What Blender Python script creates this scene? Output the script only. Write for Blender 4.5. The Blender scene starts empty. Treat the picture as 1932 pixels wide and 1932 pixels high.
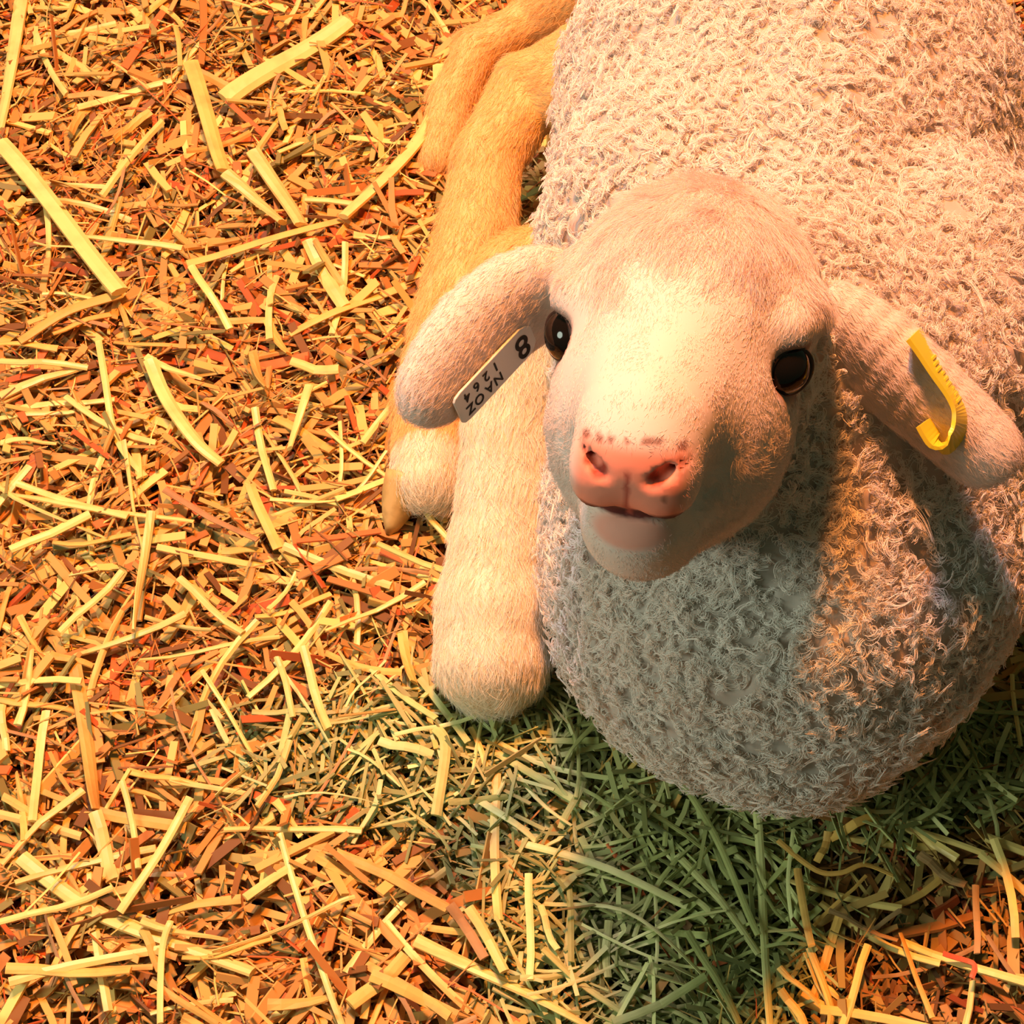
import bpy, bmesh, math, random
import numpy as np
from mathutils import Vector, Matrix

rng = np.random.default_rng(7)
random.seed(7)
scene = bpy.context.scene
COL = scene.collection

# ------------------------------------------------------------------ camera
PITCH = math.radians(55.0)
DIST = 0.784
HALF = math.tan(math.radians(15.0))
FPX = 966.0 / HALF
CAM = np.array([0.0, -DIST * math.cos(PITCH), DIST * math.sin(PITCH)])
RGT = np.array([1.0, 0.0, 0.0])
FWD = np.array([0.0, math.cos(PITCH), -math.sin(PITCH)])
UPV = np.array([0.0, math.sin(PITCH), math.cos(PITCH)])
cam_d = bpy.data.cameras.new('camera')
cam_d.sensor_fit = 'HORIZONTAL'
cam_d.angle = math.radians(30.0)
cam_d.clip_start = 0.01
cam_d.clip_end = 50
cam_o = bpy.data.objects.new('camera', cam_d)
cam_o.location = CAM
cam_o.rotation_euler = (math.pi / 2 - PITCH, 0, 0)
COL.objects.link(cam_o)
scene.camera = cam_o

# ------------------------------------------------------------------ light
scene.view_settings.view_transform = 'Standard'
scene.view_settings.look = 'None'
scene.view_settings.gamma = 1.0
scene.view_settings.use_curve_mapping = False
scene.view_settings.exposure = 0.0
scene.cycles.max_bounces = 6

world = bpy.data.worlds.new('barn_air')
scene.world = world
world.use_nodes = True
bg = world.node_tree.nodes['Background']
bg.inputs['Color'].default_value = (0.68, 0.88, 0.52, 1)
bg.inputs['Strength'].default_value = 0.085


def aim(o, target):
    d = Vector(target) - Vector(o.location)
    o.rotation_euler = d.to_track_quat('-Z', 'Y').to_euler()


def lamp(name, kind, loc, target, power, color, size):
    ld = bpy.data.lights.new(name, kind)
    ld.energy = power
    ld.color = color
    if kind == 'AREA':
        ld.shape = 'DISK'
        ld.size = size
    else:
        ld.shadow_soft_size = size
    o = bpy.data.objects.new(name, ld)
    o.location = loc
    COL.objects.link(o)
    aim(o, target)
    return o


# red-orange heat lamp hanging behind the lamb, and the barn's cool ceiling tubes
heat = lamp('heat_lamp_light', 'POINT', (-0.03, 0.23, 1.05), (0, 0, 0), 94.0, (1.0, 0.295, 0.05), 0.045)
tube = lamp('ceiling_tube_light', 'AREA', (-0.35, 0.75, 1.9), (0.05, 0.0, 0.1), 25.0, (1.0, 0.78, 0.92), 0.30)
side = lamp('left_fill_light', 'AREA', (-1.25, -0.60, 0.85), (0.0, -0.1, 0.1), 11.5, (0.87, 1.0, 0.82), 0.6)  # fill light added at the front left, its source unseen


# ------------------------------------------------------------------ helpers
def ray(px, py):
    return FWD + RGT * ((px - 966.0) / FPX) - UPV * ((py - 966.0) / FPX)


def on_z(px, py, z):
    d = ray(px, py)
    t = (z - CAM[2]) / d[2]
    return CAM + d * t


def at_t(px, py, t):
    return CAM + ray(px, py) * t


def project(p):
    q = np.asarray(p) - CAM
    f = q @ FWD
    return 966 + (q @ RGT) / f * FPX, 966 - (q @ UPV) / f * FPX


def unit(v):
    v = np.asarray(v, float)
    return v / max(np.linalg.norm(v), 1e-12)


def units(a):
    return a / np.maximum(np.linalg.norm(a, axis=1, keepdims=True), 1e-9)


def hash3(i, j, k, seed):
    h = (i.astype(np.int64) * 374761393 + j.astype(np.int64) * 668265263 + k.astype(np.int64) * 2147483647 + seed * 1274126177) & 0xFFFFFFFF
    h = ((h ^ (h >> 13)) * 1274126177) & 0xFFFFFFFF
    h = (h ^ (h >> 16)) & 0xFFFFFF
    return h / float(0xFFFFFF)


def vnoise(p, freq, seed=0):
    q = np.asarray(p) * freq
    b = np.floor(q).astype(np.int64)
    f = q - b
    f = f * f * (3 - 2 * f)
    r = 0
    for dx in (0, 1):
        for dy in (0, 1):
            for dz in (0, 1):
                w = (f[:, 0] if dx else 1 - f[:, 0]) * (f[:, 1] if dy else 1 - f[:, 1]) * (f[:, 2] if dz else 1 - f[:, 2])
                r = r + w * hash3(b[:, 0] + dx, b[:, 1] + dy, b[:, 2] + dz, seed)
    return r * 2 - 1


def empty(name, loc):
    o = bpy.data.objects.new(name, None)
    o.location = loc
    o.empty_display_size = 0.02
    COL.objects.link(o)
    return o


def tag(o, label=None, cat=None, group=None, kind=None):
    if label: o['label'] = label
    if cat: o['category'] = cat
    if group: o['group'] = group
    if kind: o['kind'] = kind
    return o


def mesh_obj(name, verts, faces, mat, parent=None, smooth=True):
    me = bpy.data.meshes.new(name)
    me.from_pydata([tuple(v) for v in verts], [], [tuple(f) for f in faces])
    me.validate()
    if smooth:
        me.polygons.foreach_set('use_smooth', [True] * len(me.polygons))
    if mat: me.materials.append(mat)
    o = bpy.data.objects.new(name, me)
    COL.objects.link(o)
    if parent is not None:
        o.parent = parent
        bpy.context.view_layer.update()
        o.matrix_parent_inverse = parent.matrix_world.inverted()
    return o


# ------------------------------------------------------------------ materials
def material(name, base, rough=0.6, spec=0.3, noise=None, attr=None, rand=0.0, translucent=0.0, sheen=0.0, bump=None, coat=0.0, sss=0.0):
    m = bpy.data.materials.new(name)
    m.use_nodes = True
    nt = m.node_tree
    b = nt.nodes['Principled BSDF']
    b.inputs['Roughness'].default_value = rough
    b.inputs['Specular IOR Level'].default_value = spec
    if sheen:
        b.inputs['Sheen Weight'].default_value = sheen
    if coat:
        b.inputs['Coat Weight'].default_value = coat
        b.inputs['Coat Roughness'].default_value = 0.03
    if sss:
        b.inputs['Subsurface Weight'].default_value = sss
        b.inputs['Subsurface Radius'].default_value = (1.0, 0.35, 0.2)
        b.inputs['Subsurface Scale'].default_value = 0.004
    rgb = nt.nodes.new('ShaderNodeRGB')
    rgb.outputs[0].default_value = (*base, 1)
    out = rgb.outputs[0]
    if attr:
        a = nt.nodes.new('ShaderNodeAttribute')
        a.attribute_name = attr
        mx = nt.nodes.new('ShaderNodeMix')
        mx.data_type = 'RGBA'
        mx.blend_type = 'MULTIPLY'
        mx.inputs['Factor'].default_value = 1.0
        nt.links.new(out, mx.inputs['A'])
        nt.links.new(a.outputs['Color'], mx.inputs['B'])
        out = mx.outputs['Result']
    if noise:
        scale, col2, lo, hi = noise
        tc = nt.nodes.new('ShaderNodeTexCoord')
        n = nt.nodes.new('ShaderNodeTexNoise')
        n.inputs['Scale'].default_value = scale
        n.inputs['Detail'].default_value = 4
        nt.links.new(tc.outputs['Object'], n.inputs['Vector'])
        r = nt.nodes.new('ShaderNodeMapRange')
        r.inputs['From Min'].default_value = lo
        r.inputs['From Max'].default_value = hi
        nt.links.new(n.outputs['Fac'], r.inputs['Value'])
        mx = nt.nodes.new('ShaderNodeMix')
        mx.data_type = 'RGBA'
        mx.inputs['B'].default_value = (*col2, 1)
        nt.links.new(r.outputs['Result'], mx.inputs['Factor'])
        nt.links.new(out, mx.inputs['A'])
        out = mx.outputs['Result']
        if bump:
            bp = nt.nodes.new('ShaderNodeBump')
            bp.inputs['Strength'].default_value = bump
            bp.inputs['Distance'].default_value = 0.001
            nt.links.new(n.outputs['Fac'], bp.inputs['Height'])
            nt.links.new(bp.outputs['Normal'], b.inputs['Normal'])
    if rand:
        oi = nt.nodes.new('ShaderNodeObjectInfo')
        hs = nt.nodes.new('ShaderNodeHueSaturation')
        r = nt.nodes.new('ShaderNodeMapRange')
        r.inputs['To Min'].default_value = 1 - rand
        r.inputs['To Max'].default_value = 1 + rand * 0.5
        nt.links.new(oi.outputs['Random'], r.inputs['Value'])
        nt.links.new(r.outputs['Result'], hs.inputs['Value'])
        nt.links.new(out, hs.inputs['Color'])
        out = hs.outputs['Color']
    nt.links.new(out, b.inputs['Base Color'])
    if translucent:
        tl = nt.nodes.new('ShaderNodeBsdfTranslucent')
        nt.links.new(out, tl.inputs['Color'])
        ms = nt.nodes.new('ShaderNodeMixShader')
        ms.inputs['Fac'].default_value = translucent
        nt.links.new(b.outputs['BSDF'], ms.inputs[1])
        nt.links.new(tl.outputs['BSDF'], ms.inputs[2])
        nt.links.new(ms.outputs['Shader'], nt.nodes['Material Output'].inputs['Surface'])
    return m


M = {
    'soil': material('bedding_soil', (0.045, 0.024, 0.012), 0.95, 0.1, noise=(60, (0.02, 0.011, 0.007), 0.35, 0.65)),
    'chaff': material('chopped_straw', (1, 1, 1), 0.6, 0.25, attr='col', translucent=0.12),
    'yellow': material('yellow_straw', (0.84, 0.66, 0.22), 0.42, 0.4, noise=(90, (0.74, 0.52, 0.16), 0.45, 0.75), rand=0.14),
    'orange': material('orange_straw', (0.78, 0.48, 0.12), 0.55, 0.3, noise=(90, (0.62, 0.33, 0.08), 0.45, 0.75), rand=0.25),
    'brown': material('brown_straw', (0.42, 0.26, 0.11), 0.6, 0.25, noise=(90, (0.26, 0.15, 0.06), 0.45, 0.75), rand=0.25),
    'hay': material('green_hay', (0.50, 0.55, 0.20), 0.55, 0.3, noise=(110, (0.38, 0.42, 0.14), 0.4, 0.7), rand=0.3),
    'lighthay': material('pale_green_hay', (0.74, 0.76, 0.33), 0.5, 0.35, noise=(110, (0.60, 0.63, 0.25), 0.4, 0.7), rand=0.2),
    'red': material('red_straw', (0.72, 0.15, 0.07), 0.55, 0.3, rand=0.2),
    'skin': material('lamb_skin', (1, 1, 1), 0.65, 0.25, attr='col', sss=0.0),
    'wool': material('curly_wool', (0.87, 0.82, 0.76), 0.8, 0.15, translucent=0.2),
    'fur': material('short_fur', (0.86, 0.80, 0.74), 0.6, 0.25, attr='col', translucent=0.15),
    'eye': material('dark_eye', (0.006, 0.004, 0.003), 0.08, 0.42),
    'lid': material('eyelid_rim', (0.035, 0.018, 0.014), 0.4, 0.3),
    'hoof': material('pale_hoof', (0.62, 0.45, 0.17), 0.45, 0.4, noise=(160, (0.45, 0.30, 0.10), 0.4, 0.7)),
    'whitetag': material('white_tag', (0.74, 0.72, 0.69), 0.4, 0.4),
    'print': material('black_print', (0.012, 0.008, 0.006), 0.5, 0.3),
    'yellowtag': material('yellow_tag', (0.72, 0.62, 0.03), 0.35, 0.45),
}

# ------------------------------------------------------------------ ground
floor_v, floor_f = [], []
N = 60
for j in range(N + 1):
    for i in range(N + 1):
        x = -0.9 + 1.9 * i / N
        y = -0.8 + 2.0 * j / N
        floor_v.append((x, y, 0))
floor_v = np.array(floor_v)
floor_v[:, 2] = -0.020 + 0.004 * vnoise(floor_v, 22, 3)
for j in range(N):
    for i in range(N):
        a = j * (N + 1) + i
        floor_f.append((a, a + 1, a + N + 2, a + N + 1))
floor = mesh_obj('floor', floor_v, floor_f, M['soil'])
tag(floor, 'dark trodden earth of the pen under the straw bedding', 'floor', kind='structure')

# ------------------------------------------------------------------ the lamb: signed distance field
H = 0.0014
LO = np.array([-0.125, -0.185, -0.012])
HI = np.array([0.245, 0.300, 0.285])
DIMS = np.ceil((HI - LO) / H).astype(int) + 1
D = np.full(DIMS, 0.05, np.float32)
AX = [(LO[a] + H * np.arange(DIMS[a])).astype(np.float32) for a in range(3)]


class Cone:
    def __init__(s, a, b, ra, rb, k=0.012, grp='body'):
        s.a, s.b, s.ra, s.rb, s.k, s.grp = np.array(a, float), np.array(b, float), ra, rb, k, grp
        r = max(ra, rb)
        s.lo = np.minimum(s.a, s.b) - r
        s.hi = np.maximum(s.a, s.b) + r
        s.axis = unit(s.b - s.a)

    def d(s, x, y, z):
        ba = (s.b - s.a).astype(np.float32)
        px, py, pz = x - np.float32(s.a[0]), y - np.float32(s.a[1]), z - np.float32(s.a[2])
        t = np.clip((px * ba[0] + py * ba[1] + pz * ba[2]) / np.float32(ba @ ba + 1e-12), 0, 1)
        q = np.sqrt((px - t * ba[0]) ** 2 + (py - t * ba[1]) ** 2 + (pz - t * ba[2]) ** 2)
        return q - (np.float32(s.ra) + t * np.float32(s.rb - s.ra))


class Chain:
    def __init__(s, nodes, k=0.012, grp='leg'):
        s.segs = [Cone(a[0], b[0], a[1], b[1], k, grp) for a, b in zip(nodes[:-1], nodes[1:])]
        s.k, s.grp = k, grp
        s.lo = np.min([q.lo for q in s.segs], 0)
        s.hi = np.max([q.hi for q in s.segs], 0)

    def d(s, x, y, z):
        r = s.segs[0].d(x, y, z)
        for q in s.segs[1:]:
            r = smin(r, q.d(x, y, z), np.float32(0.003))
        return r


class Ell:
    def __init__(s, c, r, rot=None, k=0.012, grp='body'):
        s.c, s.r, s.k, s.grp = np.array(c, float), np.array(r, float), k, grp
        s.rot = np.eye(3) if rot is None else np.array(rot)   # rows = local axes in world
        e = np.sqrt(((s.rot * s.r[:, None]) ** 2).sum(0))
        s.lo, s.hi = s.c - e, s.c + e
        s.axis = s.rot[1]

    def d(s, x, y, z):
        px, py, pz = x - np.float32(s.c[0]), y - np.float32(s.c[1]), z - np.float32(s.c[2])
        k0 = k1 = 0
        for a in range(3):
            l = px * np.float32(s.rot[a, 0]) + py * np.float32(s.rot[a, 1]) + pz * np.float32(s.rot[a, 2])
            k0 = k0 + (l / np.float32(s.r[a])) ** 2
            k1 = k1 + (l / np.float32(s.r[a] ** 2)) ** 2
        k0 = np.sqrt(k0)
        return k0 * (k0 - 1) / (np.sqrt(k1) + np.float32(1e-6))


def smin(a, b, k):
    h = np.maximum(k - np.abs(a - b), 0) / k
    return np.minimum(a, b) - h * h * (k * 0.25)


def window(p):
    m = p.k + 4 * H
    i0 = np.clip(np.floor((p.lo - m - LO) / H).astype(int), 0, DIMS)
    i1 = np.clip(np.ceil((p.hi + m - LO) / H).astype(int) + 1, 0, DIMS)
    return i0, i1


def stamp(p, cut=False):
    i0, i1 = window(p)
    if (i1 <= i0).any():
        return
    x = AX[0][i0[0]:i1[0]][:, None, None]
    y = AX[1][i0[1]:i1[1]][None, :, None]
    z = AX[2][i0[2]:i1[2]][None, None, :]
    sl = (slice(i0[0], i1[0]), slice(i0[1], i1[1]), slice(i0[2], i1[2]))
    b = p.d(x, y, z)
    if cut:
        D[sl] = -smin(-D[sl], b, np.float32(p.k))
    else:
        D[sl] = smin(D[sl], b, np.float32(p.k))


# head frame: origin between the eyes, hx = towards the lamb's left ear, hy = muzzle, hz = crown
def camvec(r, u, b):
    return RGT * r + UPV * u - FWD * b


hy = unit(camvec(-0.255, -0.335, 0.905))
hx = camvec(0.97, -0.165, 0.20)
hx = unit(hx - hy * (hx @ hy))
hz = unit(np.cross(hy, hx))
HC = at_t(1279, 648, 0.565)
HROT = np.array([hx, hy, hz])


def hp(x, y, z):
    return HC + (hx * x + hy * y + hz * z) * 0.001


def head_ell(x, y, z, rx, ry, rz, k=10, grp='head'):
    return Ell(hp(x, y, z), np.array([rx, ry, rz]) * 0.001, HROT, k * 0.001, grp)


def head_cone(a, b, ra, rb, k=10, grp='head'):
    return Cone(hp(*a), hp(*b), ra * 0.001, rb * 0.001, k * 0.001, grp)


parts = []
# trunk
CH = np.array([0.093, -0.083, 0.074])
parts += [
    Ell((0.096, -0.080, 0.072), (0.079, 0.073, 0.076), k=0.02),
    Cone((0.098, -0.040, 0.085), (0.114, 0.12, 0.088), 0.080, 0.086, 0.03),
    Cone((0.114, 0.12, 0.088), (0.122, 0.26, 0.085), 0.086, 0.080, 0.03),
    Ell((0.152, 0.005, 0.120), (0.046, 0.072, 0.050), k=0.006),
    Ell((0.055, 0.035, 0.122), (0.042, 0.060, 0.042), k=0.02),
    Cone((0.088, -0.035, 0.130), hp(4, -34, -12), 0.060, 0.036, 0.03),
]
# head
parts += [
    head_ell(0, -18, 9, 37, 38, 31),
    head_ell(0, -34, 14, 30, 26, 28),
    head_cone((0, 2, -5), (0, 42, -13), 31, 19.5, 14),
    head_ell(0, 53, -19, 16.5, 12, 13.5, 6),
    head_ell(-8.5, 52, -24, 9.5, 12, 11, 4),
    head_ell(8.5, 52, -24, 9.5, 12, 11, 4),
    head_cone((0, -4, -38), (0, 30, -45), 30, 18, 12),
    head_ell(0, 41, -43.0, 13.0, 11.5, 9.5, 6),
    head_ell(-17.5, 2, -24, 18.5, 30, 28),
    head_ell(17.5, 2, -24, 19.5, 30, 28),
    head_cone((-33, -16, 11), (-32, 3, 10), 8, 6.5, 8),
    head_cone((33, -16, 11), (32, 3, 10), 8, 6.5, 8),
]
# ears: a curved leaf of overlapping discs, left in the picture then right
EARS = {'a': [], 'b': []}


def ear(path, key, bow, tilt=0.0):
    pts = []
    n = 15
    P = np.array([p[:2] for p in path], float)
    T = np.array([p[2] for p in path])
    W = np.array([p[3] for p in path])
    u = np.linspace(0, len(path) - 1, n)
    ii = np.arange(len(path))
    cx, cy, ct, cw = np.interp(u, ii, P[:, 0]), np.interp(u, ii, P[:, 1]), np.interp(u, ii, T), np.interp(u, ii, W)
    mm = 7
    rows = []
    for i in range(n):
        c = at_t(cx[i], cy[i], ct[i])
        j = min(i, n - 2)
        dx, dy = cx[j + 1] - cx[j], cy[j + 1] - cy[j]
        l = math.hypot(dx, dy)
        across = RGT * (-dy / l) - UPV * (dx / l)     # in the picture, 90 degrees off the ear's run
        side_sign = 1.0 if across @ UPV < 0 else -1.0
        row = []
        for q in range(mm):
            s = -1 + 2 * q / (mm - 1)
            w = cw[i] * ct[i] / FPX
            row.append(c + across * s * w - FWD * bow * (1 - s * s) * w + FWD * tilt * s * side_sign * w)
        rows.append(row)
    for i in range(n - 1):
        for q in range(mm):
            e = Cone(rows[i][q], rows[i + 1][q], 0.0024, 0.0023, 0.004, 'ear')
            parts.append(e)
            if q < mm - 1:
                parts.append(Cone(rows[i][q], rows[i][q + 1], 0.0024, 0.0024, 0.004, 'ear'))
    EARS[key] = np.array(rows)


# (px, py, distance, half width in px)
ear([(1055, 540, 0.590, 50), (990, 560, 0.588, 64), (918, 612, 0.583, 66), (862, 680, 0.579, 60), (816, 738, 0.576, 44), (796, 776, 0.575, 18)], 'a', 0.60, 0.85)
ear([(1560, 590, 0.592, 46), (1640, 650, 0.592, 58), (1715, 725, 0.592, 60), (1790, 790, 0.592, 53), (1850, 845, 0.592, 47), (1884, 880, 0.592, 30)], 'b', 0.7, 0.4)

# folded foreleg whose knee points at the viewer, and the hind legs along the flank
K1 = on_z(926, 1236, 0.024)
parts.append(Chain([(on_z(1010, 560, 0.095), 0.026), (on_z(960, 800, 0.070), 0.0165), (on_z(942, 1020, 0.045), 0.0175), (on_z(930, 1140, 0.033), 0.0205), (K1, 0.0210)]))
parts.append(Chain([(K1 + (0.002, 0.004, -0.012), 0.0170), (K1 + (0.012, 0.10, -0.018), 0.013)]))
HB = [(1200, 140, 0.072, 0.036), (1000, 172, 0.060, 0.0165), (920, 300, 0.050, 0.0145), (900, 440, 0.038, 0.0165), (852, 620, 0.027, 0.0165),
      (814, 770, 0.019, 0.0155), (806, 900, 0.013, 0.0145)]
parts.append(Chain([(on_z(*a[:3]), a[3]) for a in HB]))
HB2 = [(1150, -60, 0.045, 0.020), (1000, 40, 0.016, 0.011), (900, 95, 0.010, 0.0105), (850, 190, 0.005, 0.0105), (826, 300, 0.002, 0.009)]
parts.append(Chain([(on_z(*a[:3]), a[3]) for a in HB2]))

for p in parts:
    stamp(p)
# cut the eye sockets, nostrils and mouth
EYE = {-1: hp(-31.0, 3.0, -1.5), 1: hp(31.0, 3.0, -1.5)}
cuts = []
for s in (-1, 1):
    cuts.append(Ell(EYE[s] + unit(hx * s * 0.75 + hy * 0.7) * 0.0065, (0.0076, 0.0076, 0.0064), HROT, 0.003))
    cuts.append(head_cone((s * 5.5, 66, -21.5), (s * 9.5, 61.5, -18.5), 1.2, 2.0, 1.8))
    cuts.append(head_cone((s * 9.5, 62, -18.0), (s * 14.0, 55.5, -14.5), 1.5, 0.9, 1.5))
    cuts.append(head_cone((0, 61, -34.8), (s * 13, 52, -33.5), 2.6, 2.2, 2.5))
    cuts.append(head_cone((s * 13, 52, -33.5), (s * 20, 34, -31.5), 2.2, 1.6, 2.0))
cuts.append(head_cone((0, 66.5, -20), (0, 65, -33), 0.8, 1.1, 2.0))
for c in cuts:
    stamp(c, cut=True)


def surface_nets():
    ins = D < 0
    c = ins[:-1, :-1, :-1].astype(np.uint8)
    tot = np.zeros_like(c)
    offs = [(i, j, k) for i in (0, 1) for j in (0, 1) for k in (0, 1)]
    n = DIMS - 1
    for (i, j, k) in offs:
        tot += ins[i:i + n[0], j:j + n[1], k:k + n[2]]
    act = np.argwhere((tot > 0) & (tot < 8))
    vals = np.stack([D[act[:, 0] + i, act[:, 1] + j, act[:, 2] + k] for (i, j, k) in offs], 1)
    acc = np.zeros((len(act), 3))
    cnt = np.zeros((len(act), 1))
    O = np.array(offs, float)
    for a in range(8):
        for b in range(a + 1, 8):
            if abs(O[a] - O[b]).sum() != 1:
                continue
            va, vb = vals[:, a], vals[:, b]
            m = (va < 0) != (vb < 0)
            t = np.where(m, va / np.where(m, va - vb, 1), 0)[:, None]
            acc += np.where(m[:, None], O[a] + t * (O[b] - O[a]), 0)
            cnt += m[:, None]
    verts = LO + H * (act + acc / cnt)
    idx = np.full(n, -1, np.int32)
    idx[act[:, 0], act[:, 1], act[:, 2]] = np.arange(len(act))
    quads = []
    for ax in range(3):
        u, v = (ax + 1) % 3, (ax + 2) % 3
        s0 = [slice(None)] * 3; s1 = [slice(None)] * 3
        s0[ax] = slice(0, -1); s1[ax] = slice(1, None)
        e = np.argwhere(ins[tuple(s0)] != ins[tuple(s1)])
        e = e[(e[:, u] > 0) & (e[:, v] > 0) & (e[:, u] < n[u]) & (e[:, v] < n[v])]
        fl = ins[e[:, 0], e[:, 1], e[:, 2]]
        def cell(du, dv):
            q = e.copy(); q[:, u] -= du; q[:, v] -= dv
            return idx[q[:, 0], q[:, 1], q[:, 2]]
        Q = np.stack([cell(1, 1), cell(0, 1), cell(0, 0), cell(1, 0)], 1)
        Q[~fl] = Q[~fl][:, ::-1]
        quads.append(Q)
    Q = np.concatenate(quads)
    return verts, Q[(Q >= 0).all(1)]


V, F = surface_nets()
del D


def group_dist(p, g):
    p = p.astype(np.float32)
    best = np.full(len(p), 1.0, np.float32)
    ax = np.zeros((len(p), 3))
    for q in [z for w in parts for z in getattr(w, 'segs', [w])]:
        if q.grp != g:
            continue
        d = q.d(p[:, 0], p[:, 1], p[:, 2])
        m = d < best
        best[m] = d[m]
        ax[m] = q.axis
    return best, ax


# drop the faces hidden below the bedding, then normals
nrm = np.zeros_like(V)
fn = np.cross(V[F[:, 2]] - V[F[:, 0]], V[F[:, 3]] - V[F[:, 1]])
for k in range(4):
    np.add.at(nrm, F[:, k], fn)
nrm = units(nrm)
dh, _ = group_dist(V, 'head')
de, axe = group_dist(V, 'ear')
dl, axl = group_dist(V, 'leg')
db, _ = group_dist(V, 'body')


def sstep(a, b, x):
    t = np.clip((x - a) / (b - a), 0, 1)
    return t * t * (3 - 2 * t)


other = np.minimum(np.minimum(dh, de), dl)
wool = sstep(-0.004, 0.006, other - db)
isear = de < np.minimum(dh, np.minimum(dl, db)) + 0.0005
isleg = (dl < np.minimum(dh, db)) & ~isear
ishead = (dh <= np.minimum(dl, db)) & ~isear
loc = ((V - HC) @ HROT.T) * 1000.0
# lumpy fleece
lump = 0.0016 * vnoise(V, 90, 1) + 0.0010 * vnoise(V, 190, 2) + 0.0032 * vnoise(V, 38, 5) + 0.0055 * vnoise(V, 19, 6)
V = V + nrm * (lump * wool)[:, None]

# skin colour: cream, with pink bare skin on the nose and lips, yellower legs
col = np.tile(np.array([0.70, 0.61, 0.55]), (len(V), 1))
leg_c = np.array([0.76, 0.52, 0.22])
wl = (isleg * 1.0)[:, None]
col = col * (1 - wl) + leg_c * wl
foreleg = isleg & (V[:, 1] < 0.02)
col[foreleg] = np.array([0.78, 0.70, 0.55])
nose = ishead * sstep(48, 54, loc[:, 1]) * sstep(-35, -31, loc[:, 2]) * (1 - sstep(-15, -9, loc[:, 2])) * (1 - 0.9 * sstep(12.5, 18, np.abs(loc[:, 0])))
lip = ishead * sstep(36, 44, loc[:, 1]) * (1 - sstep(0.45, 1.25, (loc[:, 0] / 12.0) ** 2 + ((loc[:, 2] + 41) / 6.0) ** 2))
pk = np.clip(nose + 0.75 * lip, 0, 1)[:, None]
col = col * (1 - pk) + np.array([0.80, 0.27, 0.18]) * pk
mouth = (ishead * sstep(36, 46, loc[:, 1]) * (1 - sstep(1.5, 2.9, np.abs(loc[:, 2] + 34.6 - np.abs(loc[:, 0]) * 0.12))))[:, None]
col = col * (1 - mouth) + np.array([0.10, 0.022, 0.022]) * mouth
for s in (-1, 1):
    dn = np.minimum(np.linalg.norm(V - hp(s * 7.8, 63, -19.8), axis=1), np.linalg.norm(V - hp(s * 12, 58, -16.0), axis=1))
    w = (1 - sstep(0.0016, 0.0034, dn))[:, None]
    col = col * (1 - w) + np.array([0.30, 0.05, 0.03]) * w
sept = (ishead * (loc[:, 1] > 50) * (1 - sstep(0.5, 1.1, np.abs(loc[:, 0]))) * sstep(-36, -34, loc[:, 2]) * (1 - sstep(-20, -18, loc[:, 2])))[:, None]
col = col * (1 - sept) + np.array([0.45, 0.09, 0.06]) * sept
# dirt specks above the nostrils and a few freckles on the cheek
for (x, z, r) in [(-9, -11.5, 1.6), (-6, -11, 1.3), (-1.5, -10.5, 1.0), (4, -10, 1.5), (7, -9.7, 1.8), (13, -11, 1.7), (-13.5, -12, 1.7), (-12, -19, 1.0), (10.5, -25, 1.0)]:
    w = (ishead * (loc[:, 1] > 40) * (1 - sstep(r * 0.5, r, np.hypot(loc[:, 0] - x, loc[:, 2] - z))) * 0.8)[:, None]
    col = col * (1 - w) + np.array([0.16, 0.05, 0.03]) * w
for s in (-1, 1):
    dd = np.linalg.norm(V - EYE[s], axis=1)
    w = (ishead * (1 - sstep(0.0105, 0.0130, dd)) * 0.75)[:, None]
    col = col * (1 - w) + np.array([0.25, 0.10, 0.07]) * w

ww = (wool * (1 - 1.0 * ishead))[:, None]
col = col * (1 - ww) + np.array([0.46, 0.40, 0.35]) * ww  # shade in the gaps between locks put into the skin colour
keep = V[F].mean(1)[:, 2] > -0.011
F = F[keep]

lamb = empty('lamb', (0.10, 0.05, 0.0))
tag(lamb, 'white lamb lying on the straw with its face lifted, tagged in both ears', 'lamb')
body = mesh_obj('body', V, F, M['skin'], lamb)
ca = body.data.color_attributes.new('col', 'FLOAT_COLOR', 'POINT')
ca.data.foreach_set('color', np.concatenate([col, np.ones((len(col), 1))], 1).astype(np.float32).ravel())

# ------------------------------------------------------------------ hair
TRI = np.concatenate([F[:, [0, 1, 2]], F[:, [0, 2, 3]]])
TA = np.linalg.norm(np.cross(V[TRI[:, 1]] - V[TRI[:, 0]], V[TRI[:, 2]] - V[TRI[:, 0]]), axis=1) * 0.5
TC = V[TRI].mean(1)
TN = units(nrm[TRI].sum(1))
inview = (TC[:, 2] > -0.004) & (TC[:, 1] < 0.32) & ~((TN[:, 2] < -0.6) & (TC[:, 2] < 0.05))


def scatter(weight, n):
    w = TA * inview * weight
    t = rng.choice(len(TRI), n, p=w / w.sum())
    a, b = rng.random(n), rng.random(n)
    f = a + b > 1
    a[f], b[f] = 1 - a[f], 1 - b[f]
    c = 1 - a - b
    tri = TRI[t]
    mix = lambda arr: arr[tri[:, 0]] * c[:, None] + arr[tri[:, 1]] * a[:, None] + arr[tri[:, 2]] * b[:, None]
    return mix(V), units(mix(nrm)), tri[:, 0], mix(col)


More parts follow.
